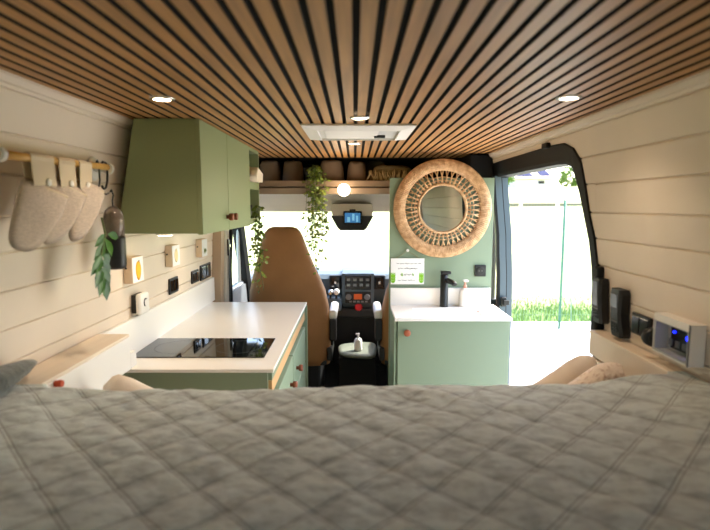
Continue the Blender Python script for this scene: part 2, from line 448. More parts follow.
b = soft_box(.26, 3.60, 1.690, .34, .22, .115, 30, .75)
fringe = MB()
for i in range(40):
    x = .10+.32*i/39+random.uniform(-.006,.006); z = 1.768-.045*random.random()
    fringe.tube([(x, 3.50, z+.01),(x+.006*random.uniform(-1,1), 3.477, z-.015),(x+.022*random.uniform(-1,1), 3.472, z-.045-.012*random.random())], .0036, 5)
t = thing('folded_blanket', 'folded beige knitted blanket with fringed edge on shelf', 'blanket', (.26,3.6,1.69))
part('blanket_body', b, M['knit'], t); part('fringe', fringe, mat('pale_fringe', (.84,.76,.56), .95), t, 'pale fringe')

# globe lamp
t = thing('globe_lamp', 'small glowing round globe lamp on the shelf front', 'lamp', (-.073,3.40,1.64))
part('mount', MB().lathe([(.018,0),(.018,.012),(.012,.02)], (-.073,3.412,1.645), 'y', 16), M['white2'], t)
bl = MB(); bl.lathe([(.041*math.sin(math.pi*i/12), -.041*math.cos(math.pi*i/12)) for i in range(13)], (-.073,3.345,1.638), 'z', 20)
part('bulb', bl, M['bulb'], t)

# camera monitor console
t = thing('overhead_console', 'grey and black overhead console with rear camera screen', 'console', (-.02,3.78,1.36))
u = MB(); u.loft([[(-.02+sx*w, y, z) for sx, y, z in ((-1,3.66,zz),(1,3.66,zz),(1,3.84,zz),(-1,3.84,zz))] for w, zz in ((.142,1.548),(.150,1.50),(.140,1.455),(.118,1.42))], smooth=False)
part('housing', u, M['headliner'], t)
u = MB(); u.loft([[(-.02+sx*w, y, z) for sx, y, z in ((-1,3.645,zz),(1,3.645,zz),(1,3.83,zz),(-1,3.83,zz))] for w, zz in ((.152,1.462),(.146,1.450),(.105,1.375),(.085,1.358))], smooth=False)
part('tray', u, M['black'], t)
sc = part('monitor', MB().box(-.085, .05, 3.59, 3.62, 1.403, 1.497, .008), M['screen'], t)
part('picture', MB().box(-.072, .037, 3.5875, 3.5895, 1.416, 1.484), M['blue_lcd'], sc)
u = MB(); u.box(-.055, -.035, 3.5862, 3.5874, 1.42, 1.455); u.box(-.02, -.004, 3.5862, 3.5874, 1.43, 1.478); u.box(.008, .022, 3.5862, 3.5874, 1.42, 1.465)
part('picture_shapes', u, mat('display_white', (.45,.68,.80), .4, emit=.35), sc)
part('monitor_arm', MB().box(-.04, .005, 3.615, 3.66, 1.46, 1.51, .005), M['black'], t)

# ------------------------------------------------------------------ kitchen
t = thing('kitchen_cabinet', 'sage green kitchen base cabinet under the white counter with hob', 'cabinet', (-.6, 2.5, 0))
part('carcass', MB().box(-.93, -.345, 1.885, 3.17, .0, .875), M['sage'], t)
part('side_panel', MB().box(-.93, -.335, 1.866, 1.884, .0, .905), M['sage'], t)
part('top_rail', MB().box(-.345, -.320, 1.884, 3.15, .868, .905), M['sage'], t)
part('grip_rail', MB().box(-.345, -.321, 1.884, 3.15, .815, .867), M['oak'], t, 'light oak grip rail under the counter edge')
part('end_panel', MB().box(-.345, -.305, 3.152, 3.172, .0, .905), M['sage'], t)
for i, (ya, yb) in enumerate(((1.890, 2.515),(2.525, 3.145))):
    for j, (za, zb) in enumerate(((.55,.772),(.30,.54),(.04,.29))):
        d = part('drawer', MB().box(-.345, -.318, ya, yb, za, zb, .003), M['sage'], t)
        yk = (2.40, 2.66)[i]
        part('knob', MB().lathe([(.010,0),(.009,.012),(.017,.014),(.018,.030),(.015,.034)], (-.318, yk, (za+zb)/2), 'x', 18), M['leather'], d)
b = MB(); b.box(-.939, -.310, 1.858, 3.20, .906, .92, .002)
t = thing('kitchen_worktop', 'white kitchen worktop with low upstand along the boarded wall', 'worktop', (-.6, 2.5, .906))
part('slab', b, M['white'], t)
part('upstand', MB().box(-.938, -.920, 1.80, 3.27, .92, 1.072, .002), M['white'], t)
t = thing('induction_hob', 'black glass induction hob set into the white worktop', 'hob', (-.64, 2.15, .92))
part('glass_plate', MB().box(-.917, -.370, 2.0, 2.296, .9204, .9245, .0015), M['hob'], t)
# cooking zone rings
zr = MB()
for cx in (-.77, -.51):
    zr.loft([[(cx+r*math.cos(a*math.pi/16), 2.15+r*math.sin(a*math.pi/16), .92465) for a in range(32)] for r in (.098,.100)], caps=False)
part('zone_marking', zr, mat('grey_print', (.10,.10,.105), .3), t)

# overhead cabinet
t = thing('overhead_cabinet', 'green wall cabinet with two doors hanging under the slatted ceiling', 'cabinet', (-.72, 2.3, 1.43))
b = MB(); b.prism([(-.900,1.432),(-.594,1.432),(-.594,1.857),(-.818,1.857)], 'y', 1.915, 2.78)
part('body', b, M['olive'], t)
for ya, yb in ((1.912,2.308),(2.312,2.775)):
    d = part('door', MB().box(-.594, -.574, ya, yb, 1.428, 1.856, .0025), M['olive'], t)
    yk = 2.272 if ya < 2 else 2.352
    part('knob', MB().lathe([(.009,0),(.008,.010),(.015,.012),(.0165,.026),(.014,.030)], (-.574, yk, 1.487), 'x', 18), M['leather'], d)
# end cubby
t = thing('open_cubby', 'narrow green open cubby with two holes at the end of the wall cabinet', 'shelf', (-.7, 2.92, 1.43))
b = MB(); X0, X1 = -.86, -.576
b.box(X0, X1, 2.783, 2.80, 1.44, 1.856); b.box(X0, X1, 3.052, 3.07, 1.44, 1.856); b.box(X0, X1, 2.80, 3.052, 1.44, 1.465); b.box(X0, X1, 2.80, 3.052, 1.838, 1.856); b.box(X0, X1, 2.80, 3.052, 1.628, 1.668); b.box(X0, X0+.015, 2.80, 3.052, 1.465, 1.838)
part('carcass', b, M['olive'], t)
# folded white cloth poking out of upper hole
b = MB(); rings = []
for i in range(7):
    x = -.74+.20*i/6
    rings.append([(x, 2.83+.01*math.sin(i), 1.671),(x, 2.99, 1.671),(x, 3.0+.01*math.cos(i*2), 1.70+.02*math.sin(i*1.3)),(x, 2.95, 1.742-.012*math.cos(i)),(x, 2.86, 1.752+.008*math.sin(i*2)),(x, 2.825, 1.71)])
b.loft(rings)
single('folded_cloth', b, mat('white_cotton', (.90,.84,.76), .9, bump=.4, bscale=25), 'crumpled white cloth poking out of the upper green cubby hole', 'cloth')
# puck lights under cabinet
def lamp_spot(loc, power, size=110, col=(1,.78,.56), rad=.025):
    l = bpy.data.lights.new('spot', 'SPOT'); l.energy = power*.42; l.spot_size = R(size); l.spot_blend = 1; l.color = col; l.shadow_soft_size = rad
    o = bpy.data.objects.new('spot', l); COL.objects.link(o); o.location = loc; return o
for k, (x, y, lb) in enumerate(((-.76,2.02,'small round puck light under the wall cabinet, nearer the hob'),(-.76,2.62,'small round puck light under the wall cabinet, nearer the cubby'))):
    t = thing('puck_light', lb, 'light', (x, y, 1.43), 'puck lights under the wall cabinet')
    part('rim', MB().lathe([(.034,1.431),(.034,1.422),(.027,1.420)], (x, y, 0), 'z', 24), M['white2'], t)
    part('lens', MB().lathe([(.026,1.4215),(.026,1.4185)], (x, y, 0), 'z', 24), M['lens'], t)
    lamp_spot((x, y, 1.412), 3.4, 150)

# ------------------------------------------------------------------ ceiling lights and roof vent
for x, y, lb in ((-.583,1.574,'round recessed ceiling light close to the olive wall cabinet'),(.640,1.559,'round recessed ceiling light nearest the sliding door side wall'),
                 (.018,1.913,'round recessed ceiling light on the near side of the roof vent'),(-.005,2.69,'round recessed ceiling light on the far side of the roof vent')):
    t = thing('recessed_light', lb, 'light', (x, y, 1.86), 'recessed lights in the slatted ceiling')
    part('rim', MB().lathe([(.037,1.8597),(.037,1.857),(.028,1.8545),(.025,1.8585)], (x, y, 0), 'z', 28, caps=False), M['chrome'], t)
    part('lens', MB().lathe([(.0255,1.859),(.0255,1.856)], (x, y, 0), 'z', 28), M['lens'], t)
    lamp_spot((x, y, 1.846), 11.0, 125)
t = thing('roof_vent', 'white rectangular roof vent with recessed middle in the slatted ceiling', 'vent', (.02, 2.27, 1.86))
def ring_plate(outer, inner, z0, z1, b, slope=0):
    (ox0,ox1,oy0,oy1), (ix0,ix1,iy0,iy1) = outer, inner
    o = [(ox0,oy0),(ox1,oy0),(ox1,oy1),(ox0,oy1)]; i = [(ix0,iy0),(ix1,iy0),(ix1,iy1),(ix0,iy1)]
    rings = [[(x,y,z1) for x,y in o],[(x,y,z0+slope) for x,y in o],[(x,y,z0) for x,y in i],[(x,y,z1) for x,y in i]]
    b.loft(rings, caps=False, smooth=False); return b
b = ring_plate((-.215,.245,2.05,2.49), (-.155,.185,2.115,2.42), 1.840, 1.8595, MB(), .012)
part('frame', b, M['vent_white'], t)
part('recess', MB().box(-.155, .185, 2.115, 2.42, 1.850, 1.859), mat('vent_inner', (.78,.77,.75), .5), t)
part('inner_flap', MB().box(-.13, .10, 2.13, 2.40, 1.845, 1.850, .003), M['vent_white'], t)
part('latch', MB().box(.085, .135, 2.30, 2.33, 1.838, 1.849, .003), M['black'], t, 'black latch')

# ------------------------------------------------------------------ wall bits, kitchen side
def picture(y0, z0, draw, lb, h=.105, w=.105):
    zc = z0+h/2; xw = -wx(zc)
    t = thing('picture_block', lb, 'picture', (xw, y0, z0), 'small picture blocks over the worktop')
    part('block', MB().box(xw+.001, xw+.036, y0, y0+w, z0, z0+h, .002), M['frame_side'], t)
    part('print', MB().box(xw+.036, xw+.0375, y0+.002, y0+w-.002, z0+.002, z0+h-.002), M['paper'], t)
    draw(t, xw+.0378, y0, z0, w, h)
    part('screw', MB().lathe([(.004,0),(.004,.004)], (xw+.012, y0, zc+.01), 'y', 10), M['black'], t)
def lemon(t, x, y, z, w, h):
    o = [(x, y+w*.52+.026*math.cos(a)*(1+.12*math.sin(a)), z+h*.45+.040*math.sin(a)) for a in [2*math.pi*k/24 for k in range(24)]]
    part('fruit_print', MB().puff(o, .002, 3), M['lemon'], t, 'yellow painted fruit')
    part('leaf_print', MB().leaf((x+.0004, y+w*.52, z+h*.80), (0,.6,.5), (1,0,0), .025, .012), M['black'], t)
def pale(t, x, y, z, w, h):
    o = [(x, y+w*.5+.026*math.cos(a), z+h*.50+.034*math.sin(a)) for a in [2*math.pi*k/20 for k in range(20)]]
    part('fruit_print', MB().puff(o, .002, 3), mat('pale_print', (.93,.86,.66), .7), t)
def sprigs(t, x, y, z, w, h):
    part('leaf_print', MB().leaf((x+.0004, y+w*.3, z+h*.15), (0,.35,1), (1,0,0), .08, .022), M['leafy'], t)
    part('leaf_print', MB().leaf((x+.0004, y+w*.6, z+h*.15), (0,.1,1), (1,0,0), .07, .02), M['leafy'], t)
picture(2.005, 1.225, lemon, 'small square picture block with a yellow fruit, nearest the hanging bottle')
picture(2.45, 1.238, pale, 'small square picture block with a pale print, above the single socket plate')
picture(2.93, 1.236, sprigs, 'small square picture block with green leaf strokes, nearest the cab')
def socket(y0, y1, z0, z1, lb, n):
    xw = -wx((z0+z1)/2)
    t = thing('wall_socket', lb, 'socket', (xw, y0, z0), 'black sockets over the worktop')
    part('plate', MB().box(xw+.001, xw+.011, y0, y1, z0, z1, .003), M['black'], t)
    for i in range(n):
        ya = y0+(y1-y0)*(i+.12)/n; yb = y0+(y1-y0)*(i+.88)/n
        part('insert', MB().box(xw+.011, xw+.0135, ya, yb, z0+.012, z1-.012, .002), M['screen'], t)
socket(2.495, 2.615, 1.092, 1.172, 'black double switch plate on the boards, nearest the thermostat', 3)
socket(2.845, 2.965, 1.092, 1.165, 'middle black socket plate on the boards above the worktop', 2)
socket(3.005, 3.215, 1.085, 1.178, 'wide black control panel on the boards, nearest the cab', 2)
t = thing('thermostat', 'white rounded control knob unit on a black backing over the worktop', 'thermostat', (-.925,2.2,1.09))
part('back_plate', MB().box(-.936, -.914, 2.075, 2.16, 1.088, 1.166, .004), M['black'], t)
part('body', MB().box(-.914, -.889, 2.065, 2.155, 1.080, 1.172, .012, 4), M['white2'], t)
mk = MB(); mk.tube([(-.8885, 2.11+.016*math.cos(a), 1.130+.016*math.sin(a)) for a in [R(60+20*k) for k in range(10)]], .003, 6)
part('mark', mk, M['black'], t)

# rail with mitts
RX = -.835
t = thing('hanging_rail', 'bamboo rail with white round wall mounts above the worktop end', 'rail', (RX,1.45,1.66))
part('rod', MB().tube([(RX,1.13,1.658),(RX,1.45,1.662),(RX,1.76,1.667)], .0105, 14), M['bamboo'], t)
for y in (1.205, 1.735):
    z = 1.66+.005*(y-1.4)
    mt = part('mount', MB().lathe([(.040,0),(.040,.006),(.034,.011)], (-wx(z)+.001, y, z), 'x', 28), M['white2'], t)
    bb = MB(); bb.tube([(-wx(z)+.008, y, z),(RX-.004, y, z)], .012, 12); bb.lathe([(.018,-.008),(.018,.008)], (RX, y, z), 'y', 20)
    part('holder', bb, M['white2'], mt)
def onx(u, v, x):
    a = (u-355)/F; y = -(v-265)/F; q = x/a
    return (x, q*(math.cos(TH)+y*math.sin(TH)), CAM_H+q*(-math.sin(TH)+y*math.cos(TH)))
MITTS = [
 ([(21,179),(30,178),(40,182),(54,188),(68,195),(67,203),(61,218),(52,232),(43,244),(33,251),(22,252),(13,249),(8,241),(9,228),(13,211),(16,195)], (27,50), -.812, 'oatmeal linen oven mitt hanging nearest the camera on the rail'),
 ([(47,178),(58,180),(70,184),(80,189),(87,194),(85,203),(79,216),(72,228),(62,238),(52,244),(44,245),(42,238),(45,222),(45,205),(44,190)], (55,71), -.826, 'oatmeal linen oven mitt hanging in the middle of the three'),
 ([(70,178),(80,181),(92,184),(100,187),(105,191),(104,199),(100,211),(94,224),(87,235),(79,241),(71,242),(68,236),(70,222),(70,205),(68,190)], (76,88), -.839, 'oatmeal linen oven mitt hanging next to the black hook'),
]
for i, (o, (s0, s1), x, lb) in enumerate(MITTS):
    u0, u1 = min(p[0] for p in o), max(p[0] for p in o)
    tx = lambda u: -.852+.048*(u-u0)/(u1-u0)
    P = [Vv(onx(u, v, tx(u))) for u, v in o]
    for _ in range(1):
        Q = []
        for a in range(len(P)):
            p, n = P[a], P[(a+1) % len(P)]; Q += [p*.75+n*.25, p*.25+n*.75]
        P = Q
    t = thing('oven_mitt', lb, 'oven mitt', onx((s0+s1)/2, 170, x), 'oven mitts on the bamboo rail')
    part('body', MB().puff(P, .022, 7, wob=.004, seed=i*3), M['linen'], t)
    # cuff seam
    cf = MB(); a, c = Vv(onx(o[0][0]+1, o[0][1]+2, tx(o[0][0]))), Vv(onx(o[4][0]-1, o[4][1]+2, tx(o[4][0])))
    cf.tube([a, a.lerp(c, .5)+Vv((.004,0,0)), c], .0045, 8)
    part('cuff_hem', cf, M['linen_edge'], t)
    x = tx((s0+s1)/2)-.004; ya, yb = onx(s0, 165, RX)[1], onx(s1, 165, RX)[1]
    st = MB(); zz = 1.662
    loop = [(RX+.0135*math.cos(R(q)), zz+.0135*math.sin(R(q))) for q in (-30,10,50,90,130,170,210)]
    fr_ = [(x+.012, 1.592)] + loop + [(x-.012, 1.592)]
    st.loft([[(p[0], y, p[1]) for p in fr_]+[(p[0]*1.0+ (.002 if p[0] < RX else -.002), y, p[1]-.002) for p in reversed(fr_)] for y in (ya, (ya+yb)/2, yb)], smooth=False)
    part('hanging_strap', st, M['linen_edge'], t)
    part('snap_button', MB().lathe([(.011,0),(.010,.004),(.004,.006)], (x+.0125, ya*.4+yb*.6, 1.600), 'x', 16), M['white2'], t)
# hook, bottle, sprig
hk = MB()
hy = 1.70
hk.tube([(RX, hy-.012, 1.672),(RX, hy, 1.682),(RX, hy+.02, 1.680),(RX, hy+.03, 1.66),(RX, hy+.024, 1.62),(RX, hy+.012, 1.598),(RX, hy-.006,1.592),(RX,hy-.014,1.603)], .0038, 8)
single('wire_hook', hk, M['black'], 'black S-shaped wire hook at the end of the bamboo rail', 'hook')
hk = MB(); hk.tube([(RX, 1.655,1.674),(RX+.002,1.66,1.683),(RX,1.672,1.672),(RX+.003,1.668,1.62),(RX,1.66,1.59),(RX+.01,1.69,1.575),(RX+.004,1.72,1.58)], .0028, 8)
single('wire_hook', hk, M['black'], 'thin black wire loop hanging beside the third oven mitt', 'hook')
t = thing('hanging_bottle', 'smoky glass bottle with black lower half hanging from the hook', 'bottle', (-.836,1.735,1.32))
bx, by = -.836, 1.755
part('glass', MB().lathe([(.033,1.425),(.034,1.48),(.033,1.50),(.026,1.522),(.014,1.533),(.006,1.536)], (bx,by,0), 'z', 24), mat('smoky_glass_body', (.58,.53,.49), .08, trans=.7), t)
part('base', MB().lathe([(.024,1.318),(.032,1.322),(.0355,1.335),(.0355,1.425),(.034,1.43)], (bx,by,0), 'z', 24), M['black'], t)
part('hanger', MB().tube([(bx,by,1.534),(bx,by,1.555),(bx,by+.008,1.575),(bx,by-.004,1.592),(bx,by-.012,1.585)], .003, 8), M['black'], t)
t = thing('leaf_sprig', 'deep green artificial leaf sprig hanging beside the smoky bottle', 'plant', (-.815,1.66,1.58))
sp = MB(); L1 = [(-.815,1.631,1.500),(-.80,1.619,1.447),(-.795,1.581,1.398),(-.795,1.562,1.348),(-.795,1.575,1.305)]
sp.tube(L1, .0028, 6); part('stem', sp, M['stem'], t)
lf = MB()
for (p, d, ln) in [((-.80,1.619,1.447),(0,-.75,-.45),.075),((-.80,1.631,1.447),(.2,.8,-.2),.07),((-.796,1.600,1.423),(0,-.75,-.7),.085),((-.796,1.588,1.404),(.1,.4,-.9),.08),((-.794,1.575,1.385),(0,-.7,-.7),.09),((-.794,1.569,1.373),(.15,.5,-.8),.085),((-.794,1.562,1.354),(.1,-.5,-.9),.085),((-.794,1.562,1.348),(.2,.45,-.8),.085),((-.794,1.569,1.329),(.1,-.35,-.95),.085),((-.794,1.571,1.317),(.1,.25,-1),.095),((-.798,1.613,1.435),(.4,-.1,-.9),.07)]:
    lf.leaf(p, d, (1,-.35,.1), ln*.9, ln*.42, bend=.12)
part('leaves', lf, M['leaf_dark'], t)

# ------------------------------------------------------------------ side ledges by the bed
t = thing('wall_ledge', 'long white boxed ledge with pale wood top, ending at the hob', 'ledge', (-.86, .6, .95), 'boxed ledges along the bed')
part('box', MB().box(-.935, -.818, -.66, 1.79, .945, 1.064, .002), M['white'], t)
part('top_board', MB().box(-.935, -.820, -.66, 1.792, 1.064, 1.075, .002), M['ledge_top'], t)
part('end_batten', MB().box(-.935, -.82, 1.794, 1.84, .945, 1.0), M['white'], t)
part('pull', MB().lathe([(.009,0),(.009,.008),(.011,.012),(.009,.020)], (-.818, 1.33, 1.056), 'x', 16), M['orange'], t, 'orange leather pull')
t = thing('wall_ledge', 'long cream boxed ledge with the two handsets, ending at the sliding door', 'ledge', (.9, .6, .95), 'boxed ledges along the bed')
part('box', MB().box(.882, .938, -.66, 1.852, .985, 1.064, .002), M['cream'], t)
part('top_board', MB().box(.880, .938, -.66, 1.854, 1.064, 1.075, .002), M['ledge_top'], t)
part('lower_panel', MB().box(.884, .938, -.66, 1.84, .30, .975, .002), M['cream'], t)
part('pull', MB().lathe([(.012,0),(.012,.01),(.015,.016),(.013,.026)], (.882, 1.37, 1.040), 'x', 16, m=Matrix.Translation((1.764,0,0)) @ Matrix.Scale(-1,4,(1,0,0))), M['leather'], t, 'brown leather pull')

# handsets
def handset(y0, y1, z0, z1, x0, lb, silver):
    xw = wx((z0+z1)/2)
    t = thing('handset', lb, 'remote control', (xw, y0, z0), 'black handsets by the sliding door')
    yc, w, h = (y0+y1)/2, y1-y0, z1-z0
    b = MB(); rings = []
    for i in range(11):
        u = i/10; hw = w/2*(.80+.20*abs(math.cos(u*math.pi)) if not silver else .97)*(.86 if i in (0,10) else 1)
        z = z0+h*u; xf = wx(z)-.036-.004*math.sin(u*math.pi)
        rings.append([(wx(z)-.004, yc-hw, z),(xf+.008, yc-hw, z),(xf, yc-hw*.75, z),(xf, yc+hw*.75, z),(xf+.008, yc+hw, z),(wx(z)-.004, yc+hw, z)])
    b.loft(rings, smooth=False); part('body', b, M['black'], t)
    zs0, zs1 = (z0+h*.40, z0+h*.93) if silver else (z0+h*.62, z0+h*.90)
    xs = wx((zs0+zs1)/2)-.043
    b = MB(); n = wx(zs0)-wx(zs1)
    b.add([(wx(zs0)-.0415, yc-w*.27, zs0),(wx(zs0)-.0415, yc+w*.27, zs0),(wx(zs1)-.0415, yc+w*.27, zs1),(wx(zs1)-.0415, yc-w*.27, zs1),
           (wx(zs0)-.037, yc-w*.27, zs0),(wx(zs0)-.037, yc+w*.27, zs0),(wx(zs1)-.037, yc+w*.27, zs1),(wx(zs1)-.037, yc-w*.27, zs1)], [(0,1,2,3),(0,4,5,1),(1,5,6,2),(2,6,7,3),(3,7,4,0)])
    part('display', b, mat('grey_lcd', (.46,.50,.54), .2), t)
    k = 0
    for r_ in range(4):
        for c_ in range(3):
            z = z0+h*(.12+.065*r_); y = yc+w*.2*(c_-1)
            part('key', MB().box(wx(z)-.0425, wx(z)-.036, y-w*.07, y+w*.07, z, z+h*.03, .001), M['grey'] if r_ == 3 else M['matt_black'], t)
handset(1.815, 1.885, 1.105, 1.272, .9, 'slim black handset with long grey display, next to the black door post', True)
handset(1.672, 1.748, 1.088, 1.254, .9, 'chunky black handset with small display, standing on the ledge', False)
t = thing('switch_panel', 'black double switch plate on the boards between handset and clear box', 'switch', (.93,1.6,1.15))
part('plate', MB().box(.921, wx(1.15)-.002, 1.545, 1.650, 1.118, 1.188, .003), M['black'], t)
for y0 in (1.552, 1.600): part('rocker', MB().box(.917, .921, y0, y0+.043, 1.126, 1.180, .002), M['screen'], t)
t = thing('round_dial', 'black round dial beside the clear-fronted box above the ledge', 'dial', (.90,1.52,1.075))
part('body', MB().lathe([(.026,-.004),(.028,.002),(.028,.018),(.022,.024)], (.905,1.512,1.140), 'y', 24), M['black'], t)
part('face', MB().lathe([(.019,.0242),(.019,.0255)], (.905,1.512,1.140), 'y', 24), M['matt_black'], t)
t = thing('display_box', 'white framed clear-fronted electronics box with blue lights on the ledge', 'electronics', (.9,1.4,1.076))
y0, y1, z0, z1, xf, xb = 1.305, 1.470, 1.110, 1.224, .888, .930
b = MB(); e = .0004; b.box(xf, xb, y0, y0+.012, z0, z1); b.box(xf, xb, y1-.012, y1, z0, z1); b.box(xf, xb-.006, y0+.012+e, y1-.012-e, z0, z0+.010); b.box(xf, xb-.006, y0+.012+e, y1-.012-e, z1-.022, z1); b.box(xb-.0056, xb, y0+.012+e, y1-.012-e, z0, z1)
part('case', b, M['white2'], t)
part('front_window', MB().box(xf-.003, xf-.0005, y0+.004, y1-.004, z0+.006, z1-.020), M['acrylic'], t)
part('edge_trim', MB().box(xf-.004, xf-.0005, y0-.001, y0+.003, z0, z1), M['grey'], t)
pc = part('circuit_unit', MB().box(xb-.022, xb-.006, y0+.016, y1-.05, z0+.022, z1-.028, .003), M['screen'], t)
part('led', MB().lathe([(.007,-.027),(.007,-.022)], (xb, y0+.034, z1-.046), 'x', 12), M['blue_led'], pc)
part('led', MB().lathe([(.004,-.026),(.004,-.022)], (xb, y0+.095, z1-.042), 'x', 12), M['blue_led'], pc)
for i in range(3): part('terminal', MB().box(xb-.025, xb-.022, y0+.04+.03*i, y0+.058+.03*i, z0+.03, z0+.05, .001), M['grey'], pc)

# ------------------------------------------------------------------ bed
def quilt_height(x, y):
    s = .0955
    a = (x+y)/math.sqrt(2)/s; c = (x-y)/math.sqrt(2)/s
    da, dc = (.5-abs((a % 1)-.5))*s, (.5-abs((c % 1)-.5))*s        # distance to the nearest seam
    g = 0
    for d in (da, dc): g -= .0014*math.exp(-(d/.008)**2) + .0013*math.exp(-(d/.024)**2)
    side = max(0, abs(x)-.62)/.18; rise = .019*min(1, side)**2*(3-2*min(1, side))
    w = .006*noise.noise(Vv((x*5, y*5, 1))) + .0035*noise.noise(Vv((x*14, y*14, 5))) + .0016*noise.noise(Vv((x*34, y*40, 9)))
    return 1.062 + g + rise + w
qb = MB(); vs = []
def yedge(x): return 1.316+.050*x + .006*math.sin(x*9) + .008*noise.noise(Vv((x*4, 0, 2)))
nx = 400
us = [i/24 for i in range(24)] + [1+i/190 for i in range(191)] + [2+i/14 for i in range(1, 15)]
for u in us:
    for i in range(nx+1):
        x = -.922+1.844*i/nx; ye = yedge(x)
        if u <= 1: y = -.62+1.20*u; z = quilt_height(x, y)
        elif u <= 2: y = .58+(ye-.03-.58)*(u-1); z = quilt_height(x, y)
        else:
            q = u-2; z0 = quilt_height(x, ye-.03)
            if q < .55: a = q/.55*math.pi/2; y = ye-.03+.03*math.sin(a); z = z0-.03*(1-math.cos(a))
            else: y = ye+.002*math.sin(x*20); z = z0-.03-.10*(q-.55)/.45
        if x < -.800 or x > .874: z = max(z, 1.0775)
        vs.append((x, y, z))
n1 = nx+1; ny = len(us)-1
qb.add(vs, [(j*n1+i, j*n1+i+1, (j+1)*n1+i+1, (j+1)*n1+i) for j in range(ny) for i in range(nx)], True)
single('quilt', qb, M['quilt'], 'grey-green velvet quilt with diamond stitching covering the bed', 'quilt')
t = thing('bed', 'fixed bed across the van under the quilt', 'bed', (0,.3,0))
part('mattress', MB().box(-.795, .87, -.60, 1.245, .86, 1.028, .03, 3), M['cream_cloth'], t)
part('platform', MB().box(-.80, .875, -.60, 1.24, .80, .858), M['oak'], t)
part('base_box', MB().box(-.80, .875, -.60, 1.20, .0, .80), M['white'], t)
# crumpled blanket at the side
b = MB(); rings = []
for i in range(15):
    u = i/14; y = .98+.36*u; rr = math.sin(math.pi*min(1, max(.06, u*.93+.04)))**.45
    ring = []
    for k in range(22):
        a = 2*math.pi*k/22
        n = 1+.16*noise.noise(Vv((math.cos(a)*1.6, math.sin(a)*1.6, y*8)))+.05*math.sin(a*5+y*20)+.10*noise.noise(Vv((a*2.5, y*30, 3)))
        ring.append((-.885+.045*rr*n*math.cos(a), y, 1.112+.028*rr*n*math.sin(a)))
    rings.append(ring)
b.loft(rings)
single('blanket_roll', b, M['blanket'], 'dark grey-green crumpled blanket on the bed edge by the white ledge', 'blanket')
# cushions standing beyond the bed
b = MB()
o = [Vv(p) for p in ((.56,1.50,.62),(.84,1.53,.62),(.852,1.53,.85),(.842,1.53,1.02),(.832,1.53,1.046),(.81,1.53,1.052),(.78,1.525,1.054),(.75,1.52,1.040),(.70,1.51,1.008),(.63,1.50,.965),(.57,1.50,.93),(.55,1.50,.80))]
b.puff(o, .11, 8, wob=.006)
single('knit_cushion', b, M['knit_pale'], 'cream bobbly knitted cushion leaning by the sliding door ledge', 'cushion')
b = MB(); b.puff([p+Vv((-.022,.128,-.016)) for p in o], .09, 8, wob=.005, seed=4)
single('plain_cushion', b, M['cream_cloth'], 'plain pale cushion behind the knitted one near the door', 'cushion')
b = MB(); b.puff([Vv(p) for p in ((-.79,1.48,.62),(-.45,1.48,.62),(-.46,1.49,.85),(-.56,1.50,.94),(-.62,1.50,.975),(-.66,1.50,.995),(-.70,1.50,1.016),(-.725,1.50,1.024),(-.745,1.50,1.018),(-.77,1.49,.99),(-.785,1.49,.9))], .10, 8, wob=.006, seed=9)
single('plain_cushion', b, M['cream_cloth'], 'pale pink-beige cushion between the bed and the kitchen cabinet', 'cushion')
for xa, xb, lb in ((-.93,-.32,'low white bench between bed and kitchen cabinet'),(.42,.88,'low white bench between bed and sliding door')):
    t = thing('bench', lb, 'bench', ((xa+xb)/2,1.53,0))
    part('box', MB().box(xa, xb, 1.345, 1.85, 0, .56), M['white'], t); part('seat_pad', MB().box(xa+.01, xb-.01, 1.35, 1.845, .56, .615, .015), M['taupe'], t)

# ------------------------------------------------------------------ wash unit
t = thing('vanity_cabinet', 'sage green vanity cabinet under the white washbasin', 'cabinet', (.545,2.93,0))
b = MB(); b.box(.227, .862, 2.762, 3.118, 0, .80); b.box(.227, .24, 2.762, 3.118, .80, .90); b.box(.849, .862, 2.762, 3.118, .80, .90); b.box(.24, .849, 3.10, 3.118, .80, .90)
part('carcass', b, M['sage'], t)
d = part('door', MB().box(.237, .860, 2.743, 2.761, .03, .8985, .0025), M['sage'], t)
part('knob', MB().lathe([(.011,0),(.010,.010),(.018,.013),(.019,.026),(.016,.030),(.006,.031)], (.288, 2.743, .838), 'y', 22), mat('tan_leather', (.62,.33,.20), .5), d)
part('side_panel', MB().box(.219, .2265, 2.745, 3.118, 0, .902), M['sage'], t)
t = thing('washbasin', 'white washbasin top with rectangular sink and upstand', 'washbasin', (.545,2.93,.9))
b = MB(); o = (.221,.868,2.728,3.118); i = (.345,.775,2.775,3.015)
def rect(r, z, ins=0): return [(r[0]+ins,r[2]+ins,z),(r[1]-ins,r[2]+ins,z),(r[1]-ins,r[3]-ins,z),(r[0]+ins,r[3]-ins,z)]
b.loft([rect(o,.903),rect(o,.92),rect(i,.92),rect(i,.90,.012),rect(i,.82,.03)], caps=False, smooth=False); b.add(rect(i,.82,.03), [(0,1,2,3)])
b.loft([rect(o,.903),rect(i,.903,-.012),rect(i,.812,.0)], caps=False, smooth=False)
part('basin', b, M['white'], t)
part('upstand', MB().box(.221, .845, 3.098, 3.118, .92, 1.027, .002), M['white'], t)
part('drain', MB().lathe([(.022,.8202),(.022,.823),(.018,.824)], (.56,2.90,0), 'z', 20), M['chrome'], t)
part('overflow_cap', MB().lathe([(.008,0),(.008,.004)], (.745,3.006,.895), 'y', 12), M['leather'], t)
